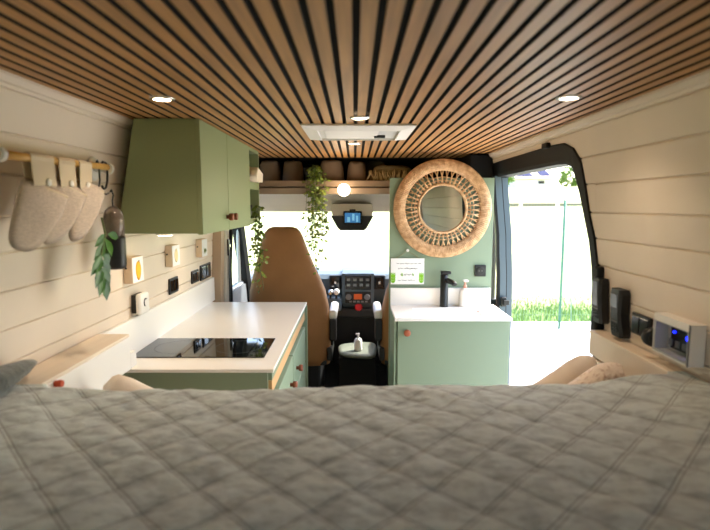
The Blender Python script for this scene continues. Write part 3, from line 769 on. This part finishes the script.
# faucet
t = thing('faucet', 'tall matt black faucet standing on the washbasin', 'faucet', (.546,3.055,.92))
part('column', MB().lathe([(.026,.9202),(.026,.926),(.0245,.93),(.024,1.115),(.021,1.120)], (.546,3.055,0), 'z', 24), M['matt_black'], t)
part('spout', MB().tube([(.556,3.045,1.085),(.575,3.01,1.082),(.592,2.975,1.074),(.594,2.97,1.066)], [.0165,.016,.015,.0145], 14), M['matt_black'], t)
part('lever', MB().box(.523, .585, 3.035, 3.073, 1.121, 1.140, .006, 3), M['matt_black'], t)
# soap dispenser
t = thing('soap_dispenser', 'white soap pump bottle on the washbasin beside the faucet', 'bottle', (.675,3.06,.92))
part('bottle', MB().lathe([(.030,.9202),(.032,.925),(.032,1.015),(.026,1.03),(.012,1.036)], (.675,3.06,0), 'z', 24), M['white2'], t)
pp = MB(); pp.lathe([(.012,1.036),(.012,1.052),(.006,1.054),(.006,1.076)], (.675,3.06,0), 'z', 16)
part('pump_collar', pp, mat('rose_metal', (.80,.58,.50), .35), t)
pp = MB(); pp.box(.661, .692, 3.035, 3.068, 1.074, 1.087, .004); part('pump_head', pp, M['white2'], t)
# partition and mirror
single('partition_panel', MB().box(.213, .852, 3.122, 3.142, 0, 1.705, .002), M['sage'], 'sage green partition panel carrying the rattan mirror', 'panel')
MX, MZ, MY = .535, 1.518, 3.118
t = thing('rattan_mirror', 'round rattan mirror hanging on the sage green partition', 'mirror', (MX,MY,MZ))
part('glass', MB().lathe([(.140,.006),(.140,.011)], (MX,MY,MZ), 'y', 64), M['mirror'], t)
part('inner_ring', MB().lathe([(.148,.004),(.156,.014),(.152,.022),(.143,.022),(.138,.013),(.142,.004)], (MX,MY,MZ), 'y', 72, caps=False), M['rattan'], t)
b = MB(); b.lathe([(.228,.006),(.299,.006),(.301,.014),(.292,.021),(.262,.024),(.235,.020),(.228,.014),(.228,.006)], (MX,MY,MZ), 'y', 96, caps=False)
for k in range(150):
    a = 2*math.pi*k/150; c, s_ = math.cos(a), math.sin(a)
    b.tube([(MX+c*r, MY-h, MZ+s_*r) for r, h in ((.228,.016),(.262,.025),(.297,.019))], .0036, 5)
part('woven_rim', b, M['rattan'], t)
b = MB()
for k in range(84):
    a = 2*math.pi*k/84; tw = .05*(1 if k % 2 else -1)
    b.tube([(MX+math.cos(a)*.15, MY-.014, MZ+math.sin(a)*.15),(MX+math.cos(a+tw)*.19, MY-.016-.003*(k % 2), MZ+math.sin(a+tw)*.19),(MX+math.cos(a)*.23, MY-.014, MZ+math.sin(a)*.23)], .0042, 5)
part('openwork_spokes', b, M['rattan'], t)
b = MB(); b.lathe([(.189,.014),(.192,.014),(.193,.019),(.19,.021),(.188,.019),(.189,.014)], (MX,MY,MZ), 'y', 72, caps=False)
b.lathe([(.169,.012),(.173,.012),(.174,.017),(.17,.019),(.168,.017),(.169,.012)], (MX,MY,MZ), 'y', 72, caps=False)
part('middle_ring', b, M['rattan'], t)
# socket on panel
t = thing('wall_socket', 'square black wall socket on the sage green partition', 'socket', (.78,3.12,1.1))
part('plate', MB().box(.744, .814, 3.110, 3.1215, 1.098, 1.170, .004), M['black'], t)
part('well', MB().lathe([(.024,.0),(.025,.003),(.021,.004)], (.779,3.110,1.134), 'y', 24), M['matt_black'], t)
for dx in (-.009, .009): part('pin_hole', MB().lathe([(.0035,0),(.0035,.001)], (.779+dx,3.1058,1.134), 'y', 10), M['grey'], t)
# hanging notice
t = thing('hanging_notice', 'white notice with lime green leaves hanging by a cord', 'sign', (.325,3.115,1.13))
NX0, NX1, NZ0, NZ1, NY = .222, .430, 1.050, 1.212, 3.108
part('card', MB().box(NX0, NX1, NY, NY+.006, NZ0, NZ1, .001), M['paper'], t)
part('cord', MB().tube([(NX0+.03,NY+.003,NZ1),(.325,NY+.006,1.258),(NX1-.03,NY+.003,NZ1)], .0018, 6), mat('jute_cord', (.55,.50,.36), .9), t)
part('peg', MB().lathe([(.006,0),(.006,.016),(.009,.018),(.009,.022)], (.325,3.122,1.262), 'y', 14), M['white2'], t)
ink = MB()
def scrawl(x0, x1, z, amp, n, seed):
    rnd = random.Random(seed); x = x0
    while x < x1:
        L_ = rnd.uniform(.012,.032); e = min(x1, x+L_); m_ = max(3, int((e-x)/.0035))
        ink.tube([(x+(e-x)*i/m_, NY-.0006, z+amp*rnd.uniform(-1,1)) for i in range(m_+1)], .0014, 4); x = e+.007
scrawl(NX0+.035, NX1-.02, 1.180, .003, 0, 1); scrawl(NX0+.045, NX1-.045, 1.149, .0036, 0, 2); scrawl(NX0+.10, NX1-.045, 1.150, .004, 0, 8)
scrawl(NX0+.06, NX1-.065, 1.110, .007, 0, 3); scrawl(NX0+.045, NX1-.06, 1.075, .0025, 0, 4)
part('handwriting', ink, M['ink'], t)
for xx, tilt in ((NX0+.014,.0),(NX1-.018,.0)):
    lv = MB()
    for k in range(3):
        for sg in (-1, 1): lv.leaf((xx, NY-.001, NZ0+.006+.016*k), (sg*.35,0,1), (0,-1,0), .038, .018, bend=.02)
    lv.leaf((xx, NY-.001, NZ0+.03), (0,0,1), (0,-1,0), .048, .018, bend=.02)
    part('leaf_spray', lv, M['lime'], t, 'lime green leaf spray')
for xx, sg in ((NX0+.065,1),(NX0+.075,-1),(NX1-.065,-1)): part('leaf_print', MB().leaf((xx, NY-.001, 1.10), (sg*.4,0,1), (0,-1,0), .024, .007, bend=.02), M['lime'], t, 'small lime green leaf')

# ------------------------------------------------------------------ trailing plants
def trailing(name, lb, top, length, strands, spread, pot, seed, dens=1.0, bend_to=None):
    rnd = random.Random(seed)
    t = thing(name, lb, 'plant', top, None)
    st, lf = MB(), MB()
    for s_ in range(strands):
        ang = rnd.uniform(0, 6.28); L_ = length*(rnd.uniform(.45,1) if s_ else 1)
        ox, oy = math.cos(ang)*spread*rnd.uniform(.2,1), math.sin(ang)*spread*.4*rnd.uniform(.2,1)
        pts = []; n = 16
        for i in range(n+1):
            u = i/n
            arch = min(1, u*5)
            x = top[0]+ox*arch*(1-.25*u)+.02*math.sin(u*7+s_)*u + (bend_to or 0)*u
            y = top[1]-.03*arch+oy*arch+.015*math.cos(u*6+s_*2)*u
            z = top[2]+.03*math.sin(min(1,u*6)*math.pi)-L_*u
            pts.append((x,y,z))
        st.tube(pts, .0016, 5)
        for i in range(1, n):
            for q in range(3):
                if rnd.random() > .95*dens*(1.15-.5*i/n): continue
                p = Vv(pts[i]).lerp(Vv(pts[i+1]), rnd.random())
                a = rnd.uniform(0, 6.28)
                d = Vv((math.cos(a), math.sin(a)*.8, rnd.uniform(-.9,.25))).normalized()
                st.tube([p, p+d*.012], .001, 4)
                lf.leaf(p+d*.012, d, Vv((rnd.uniform(-.4,.4), -1, .5)), rnd.uniform(.020,.034), rnd.uniform(.013,.020), bend=.2)
    part('stems', st, M['stem'], t); part('leaves', lf, M['leafy'], t)
    part('pot', pot, M['black'], t)
trailing('trailing_plant', 'thick trailing plant with long leafy strands hanging from the overcab shelf', (-.272,3.41,1.80), .72, 11, .105, MB().lathe([(.04,1.704),(.055,1.79),(.05,1.79)], (-.295,3.47,0), 'z', 20), 3)
trailing('trailing_plant', 'slender trailing plant hanging from the lower green cubby hole', (-.55,2.95,1.53), .50, 5, .05, MB().lathe([(.035,1.466),(.045,1.54),(.04,1.54)], (-.64,2.95,0), 'z', 20), 11, .8)

# ------------------------------------------------------------------ cab seats
def cab_seat(sx, cx, lb):
    t = thing('cab_seat', lb, 'seat', (cx,3.75,0), 'covered cab seats')
    def se(cx_, cy, z, w, d, n=3.0, k=36, tilt=0):
        r_ = []
        for i in range(k):
            a = 2*math.pi*i/k; c, s_ = math.cos(a), math.sin(a); q = (abs(c)**n+abs(s_)**n)**(-1/n)
            wr = 1+.018*noise.noise(Vv((c*3, s_*3, z*9+cx_)))
            r_.append((cx_+c*q*w*wr, cy+s_*q*d*wr, z))
        return r_
    prof = [(.36,.290,.10),(.42,.298,.115),(.60,.303,.12),(.80,.292,.12),(.92,.274,.115),(1.02,.243,.11),(1.10,.213,.10),(1.19,.182,.095),(1.26,.160,.09),(1.31,.143,.085),(1.35,.124,.075),(1.375,.102,.06),(1.386,.07,.035)]
    b = MB(); rings = []
    for z, w, d in prof: rings.append(se(cx+sx*.035*max(0, min(1, (z-.75)/.5)), 3.70-.10*(z-.4), z, w, d))
    b.loft(rings); part('backrest', b, M['seat'], t)
    b = MB(); b.loft([se(cx, 4.02, z, w, d) for z, w, d in ((.40,.25,.26),(.43,.27,.29),(.52,.275,.30),(.57,.25,.27))]); part('seat_cushion', b, M['seat'], t)
    for q in (-sx,):
        ax = cx+q*.318
        a = part('armrest', MB().box(ax-.030, ax+.030, 3.62, 3.98, .705, .775, .02, 3), M['white2'] , t)
        part('armrest_post', MB().box(ax-.026, ax+.026, 3.60, 3.69, .55, .715, .012), M['dash_d'], a)
    part('pedestal', MB().box(cx-.22, cx+.22, 3.70, 4.2, .0, .36, .02), M['dash_d'], t)
    b = MB(); b.box(cx-.27, cx+.27, 3.62, 4.25, .36, .40, .01); part('swivel_plate', b, M['black'], t)
    b = MB(); b.box(cx-sx*.292-.02, cx-sx*.292+.02, 3.60, 3.95, .40, .50, .012); b.tube([(cx-sx*.305,3.7,.50),(cx-sx*.31,3.66,.56),(cx-sx*.31,3.64,.64)], .014); part('side_trim', b, M['black'], t)
    b = MB(); b.tube([(cx-.12,3.566,.45),(cx-.2,3.565,.75),(cx-.19,3.567,.9)], .003, 5); part('seam', b, mat('brown_seam', (.40,.26,.14), .8), t)
cab_seat(-1, -.480, 'brown covered driver seat behind the kitchen worktop')
cab_seat(1, .490, 'brown covered passenger seat mostly behind the sage green partition')

# ------------------------------------------------------------------ dashboard
t = thing('dashboard', 'blue-grey van dashboard with centre screen and air vents', 'dashboard', (0,4.5,.6))
b = MB()
prof = [(4.98,.925),(4.75,.955),(4.50,.950),(4.40,.935),(4.36,.90),(4.36,.80),(4.42,.72),(4.52,.60),(4.60,.35),(4.90,.30)]
b.prism(prof, 'x', -.89, .89); part('dash_body', b, M['dash'], t)
b = MB(); b.loft([[(-.105,4.37,.975),(.155,4.37,.975),(.155,4.55,.985),(-.105,4.55,.985)],[(-.112,4.295,.955),(.162,4.295,.955),(.162,4.55,.955),(-.112,4.55,.955)],[(-.112,4.285,.70),(.162,4.285,.70),(.162,4.55,.70),(-.112,4.55,.70)],[(-.10,4.33,.655),(.15,4.33,.655),(.15,4.55,.655),(-.10,4.55,.655)]], smooth=False)
part('centre_stack', b, M['dash'], t)
s2 = part('touch_screen', MB().box(-.085, .138, 4.270, 4.288, .818, .945, .005), M['screen'], t)
ic = MB()
for r_ in range(2):
    for c_ in range(4):
        x = -.055+c_*.054; z = .905-.045*r_
        ic.box(x-.014, x+.014, 4.2685, 4.2698, z-.011, z+.011)
part('icons', ic, M['icon'], s2)
cp = part('climate_panel', MB().box(-.085, .138, 4.272, 4.288, .700, .800, .006), M['black'], t)
part('orange_display', MB().box(-.01, .06, 4.2695, 4.2718, .735, .782), M['orange_lcd'], cp)
for x in (-.055, .105): part('dial', MB().lathe([(.026,0),(.024,.012),(.02,.014)], (x,4.272,.755), 'y', 20), M['grey'], cp)
bt = MB()
for k in range(5): bt.box(-.05+k*.034, -.028+k*.034, 4.270, 4.273, .708, .722)
part('buttons', bt, M['grey'], cp)
for x in (-.170, .212):
    v = part('air_vent', MB().box(x-.052, x+.052, 4.33, 4.40, .810, .935, .01), M['dash_d'], t)
    part('vent_inner', MB().box(x-.036, x+.036, 4.322, 4.332, .825, .92, .004), M['screen'], v)
    part('vent_knob', MB().box(x-.010, x+.010, 4.312, 4.322, .86, .885, .003), M['chrome'], v)
b = MB(); b.box(-.25, .28, 4.30, 4.60, .56, .65, .02); part('lower_tray', b, M['dash_d'], t)
b = MB(); b.box(-.20, .24, 4.42, 4.66, .10, .58, .02); part('lower_console', b, M['dash_d'], t)
g = part('gear_console', MB().box(-.27, -.115, 4.22, 4.40, .64, .76, .02), M['dash'], t)
for x, y, z in ((-.155,4.18,.80),(-.205,4.20,.79)):
    gl = MB(); gl.tube([(x-.01,4.28,.70),(x,y,z)], .009, 10); a = part('lever', gl, M['black'], g)
    part('lever_knob', MB().lathe([(.012,-.022),(.024,-.008),(.026,.006),(.018,.022),(.004,.028)], (x,y,z+.015), 'z', 18), M['white2'] if x > -.18 else M['chrome'], a)
b = MB(); b.lathe([(.032,0),(.034,.012),(.026,.026)], (.03,4.31,.663), 'y', 20); part('hazard_button', b, M['red'], t, 'red round button')
# steering wheel
t = thing('steering_wheel', 'black steering wheel in front of the driver seat', 'steering wheel', (-.48,4.2,.9))
b = MB(); cN = Vv((-.48,4.22,.86)); ax = Vv((0,-.75,.66)).normalized(); e1 = Vv((1,0,0)); e2 = ax.cross(e1)
b.tube([cN+e1*.19*math.cos(R(k*12))+e2*.19*math.sin(R(k*12)) for k in range(31)], .014, 10); part('rim', b, M['black'], t)
b = MB()
for a in (0, 180, 270): b.tube([cN-ax*.02, cN+e1*.185*math.cos(R(a))+e2*.185*math.sin(R(a))], .014, 8)
b.tube([cN-ax*.02, cN-ax*.25], .04, 12); part('hub', b, M['black'], t)

# box with pump bottle between the seats
t = thing('storage_box', 'dark box with pale lid standing between the cab seats', 'box', (0,3.95,0))
part('body', MB().box(-.125, .165, 3.78, 4.12, 0, .370, .01), M['carpet'], t)
lid = MB(); rings = []
for z, s_ in ((.371,1.0),(.38,1.03),(.392,1.0),(.40,.86)):
    rings.append([(.02+math.cos(a)*q*.15*s_*(1+.04*math.sin(3*a)), 3.95+math.sin(a)*q*.19*s_, z+.006*math.sin(2*a)) for a, q in [(2*math.pi*k/28, (abs(math.cos(2*math.pi*k/28))**4+abs(math.sin(2*math.pi*k/28))**4)**-.25) for k in range(28)]])
lid.loft(rings); part('lid', lid, M['bag'], t)
t = thing('pump_bottle', 'small white pump bottle standing on the pale lid', 'bottle', (.025,3.88,.405))
part('bottle', MB().lathe([(.030,.406),(.031,.410),(.031,.483),(.022,.498),(.010,.502)], (.025,3.88,0), 'z', 20), M['white2'], t)
pb = MB(); pb.lathe([(.008,.502),(.008,.526)], (.025,3.88,0), 'z', 12); pb.box(.005, .035, 3.87, 3.89, .526, .538, .003)
part('pump', pb, M['white2'], t)
# belt
t = thing('seat_belt', 'black seat belt with its guide on the pillor beside the driver'.replace('pillor','pillar'), 'seat belt', (-.86,3.40,1.3))
b = MB(); b.box(-.866, -.852, 3.395, 3.435, 1.20, 1.31, .005); part('guide', b, M['black'], t)
b = MB(); b.box(-.860, -.846, 3.402, 3.428, 1.255, 1.275, .003); part('guide_button', b, M['chrome'], t)
b = MB(); b.loft([[(x-.0015,3.40,z),(x-.0015,3.43,z),(x+.0015,3.43,z),(x+.0015,3.40,z)] for x, z in ((-.853,1.24),(-.856,.9),(-.856,.45))], smooth=False); part('strap', b, M['rubber'], t)

# ------------------------------------------------------------------ outside
def gz(x, y):
    d = math.hypot(x*.7, y); return -.55 if d < 11 else -.55+(d-11)*.0665 if d < 92 else -.55+81*.0665-(d-92)*.02
b = MB(); b.box(-3.5, 9, -4, 8.9, -.62, -.548); struct('ground', b, M['concrete'])
g = MB(); n = 60; vs = []
for j in range(n+1):
    for i in range(n+1):
        x = -90+180*i/n; y = -20+150*j/n; vs.append((x, y, gz(x,y)-.03 - (.1 if y < 8.8 else 0)))
g.add(vs, [(j*(n+1)+i, j*(n+1)+i+1, (j+1)*(n+1)+i+1, (j+1)*(n+1)+i) for j in range(n) for i in range(n)], True)
struct('field', g, M['field'])
gr = MB(); rnd = random.Random(5)
for k in range(9000):
    x, y = rnd.uniform(1.2, 8.0), rnd.uniform(8.92, 11.2); h = rnd.uniform(.05,.16); a = rnd.uniform(0,6.28); w = .012
    dx, dy = math.cos(a)*w, math.sin(a)*w; z = -.59
    gr.add([(x-dx,y-dy,z),(x+dx,y+dy,z),(x+rnd.uniform(-.05,.05),y+rnd.uniform(-.05,.05),z+h)], [(0,1,2)])
o = gr.build('grass', M['turf']); tag(o, 'green grass strip beyond the wire fence outside the sliding door', 'grass', None, 'stuff')
b = MB(); b.box(1.0, 8.5, 8.9, 11.3, -.60, -.575); struct('ground', b, M['turf'])
# wire fence
t = thing('wire_fence', 'green wire mesh fence with steel posts outside the sliding door', 'fence', (3.5,8.4,-.55))
for x in (1.0, 3.47, 5.94):
    part('post', MB().tube([(x,8.4,-.55),(x,8.4,1.62)], .022, 10), M['post_g'], t); 
wm = MB()
for k in range(100):
    x = 1.0+.05*k; wm.box(x-.0013, x+.0013, 8.372, 8.3746, -.53, 1.58)
for k in range(11):
    z = -.5+.2*k; wm.box(1.0, 5.94, 8.372, 8.3746, z-.0013, z+.0013)
part('wire_panel', wm, M['wire'], t)
st = MB(); st.tube([(3.50,8.36,-.5),(3.72,8.1,-.548)], .012, 8); st.tube([(3.55,8.36,1.0),(3.66,8.36,-.5)], .008, 8); part('stay', st, M['wire'], t)
# far rail
t = thing('field_rail', 'low weathered rail running across the field outside', 'rail', (14,40,gz(14,40)))
for xa, xb in ((11.6,12.9),(13.2,15.8),(16.1,19.5)):
    zz = 1.56
    part('rail', MB().box(xa, xb, 40, 40.06, zz-.14, zz+.12), M['rail'], t)
    for x in (xa+.1, xb-.1): part('post', MB().box(x-.06, x+.06, 40.06, 40.16, gz(x,40)-.1, zz+.1), M['rail'], t)
# house with panels
def house(x, y, w, h, lb, panels):
    z = gz(x,y)
    t = thing('house', lb, 'house', (x,y,z))
    part('walls', MB().box(x-w/2, x+w/2, y, y+6, z-.3, z+h*.5), M['house'], t)
    part('roof', MB().prism([(y-.5,z+h*.48),(y+3,z+h),(y+6.5,z+h*.48),(y+6.5,z+h*.45),(y-.5,z+h*.45)], 'x', x-w/2-.3, x+w/2+.3), M['roof'], t)
    for xa, xb, u0, u1 in panels:
        q = lambda u: (y-.5+3.5*u, z+h*.48+h*.52*u+.04)
        (ya, za), (yb, zb) = q(u0), q(u1)
        pm = MB(); pm.add([(xa,ya,za),(xb,ya,za),(xb,yb,zb),(xa,yb,zb),(xa,ya,za+.08),(xb,ya,za+.08),(xb,yb,zb+.08),(xa,yb,zb+.08)], [(0,1,2,3),(4,7,6,5),(0,4,5,1),(1,5,6,2),(2,6,7,3),(3,7,4,0)])
        part('solar_panel', pm, M['solar'], t)
    wn = part('window', MB().box(x+.6, x+1.6, y-.03, y+.02, z+h*.18, z+h*.34), M['screen'], t)
house(29.5, 84, 6.2, 3.0, 'distant pale house with blue solar panels on its roof', [(26.8,29.2,.2,.85),(30.6,32.2,.25,.9)])
def tree(x, y, r_, h, lb):
    z = gz(x,y); t = thing('tree', lb, 'tree', (x,y,z), 'distant trees beyond the field')
    part('trunk', MB().tube([(x,y,z-.2),(x+.1,y,z+h*.6)], .2, 8), M['trunk'], t)
    c = MB(); rnd = random.Random(int(x*7))
    for k in range(420):
        d = Vv((rnd.gauss(0,1), rnd.gauss(0,1), rnd.gauss(0,1))).normalized()*r_*rnd.uniform(.55,1)*(1+.25*math.sin(k))
        p = Vv((x,y,z+h*.62))+Vv((d.x, d.y, d.z*.75)); c.leaf(p, d+Vv((0,0,-.3)), d.cross(Vv((.3,.2,1))), r_*.30, r_*.2)
    part('crown', c, M['tree'], t)
tree(23.3, 80, 1.25, 2.6, 'distant round tree seen beside the front upright of the sliding door')
tree(36.6, 86, 1.9, 2.4, 'distant bushy tree seen beside the rear upright of the sliding door')
tree(-12.5, 88, 4.0, 3.0, 'distant bushy tree seen through the windscreen above the driver seat')
tree(-27.5, 86, 3.5, 2.5, 'distant bushy tree seen through the cab side by the pillar')

# ------------------------------------------------------------------ light
w = bpy.data.worlds.new('world'); S.world = w; w.use_nodes = True; nt = w.node_tree
bg = nt.nodes['Background']; sky = nt.nodes.new('ShaderNodeTexSky'); sky.sky_type = 'NISHITA'; sky.sun_disc = False
sky.sun_elevation = R(48); sky.sun_rotation = R(60); sky.air_density = 1.0; sky.dust_density = 3.0; sky.altitude = 100
nt.links.new(sky.outputs[0], bg.inputs[0]); bg.inputs[1].default_value = .72
sun = bpy.data.lights.new('sun', 'SUN'); sun.energy = 8; sun.angle = R(1); sun.color = (1,.95,.86)
so = bpy.data.objects.new('sun', sun); COL.objects.link(so); so.rotation_euler = (R(42), 0, R(120)); so.location = (5,5,10)
gl = bpy.data.lights.new('globe', 'POINT'); gl.energy = 1; gl.color = (1,.85,.65); gl.shadow_soft_size = .046
go = bpy.data.objects.new('globe', gl); COL.objects.link(go); go.location = (-.073,3.25,1.638)
def portal(loc, rot, sx, sy):
    l = bpy.data.lights.new('portal', 'AREA'); l.shape = 'RECTANGLE'; l.size = sx; l.size_y = sy; l.cycles.is_portal = True
    o = bpy.data.objects.new('portal', l); COL.objects.link(o); o.location = loc; o.rotation_euler = rot
portal((1.06,2.58,.85), (0, R(90), 0), 1.8, 1.3)
portal((0,4.6,1.25), (R(-62), 0, 0), 1.75, 1.2)

portal((0,-.78,1.33), (R(90), 0, 0), 1.45, .52)
S.view_settings.view_transform = 'Standard'; S.view_settings.look = 'None'; S.view_settings.gamma = 1; S.view_settings.exposure = 0.78
S.cycles.max_bounces = 10; S.cycles.diffuse_bounces = 6; S.cycles.transparent_max_bounces = 12; S.cycles.sample_clamp_indirect = 6
S.cycles.caustics_reflective = False; S.cycles.caustics_refractive = False
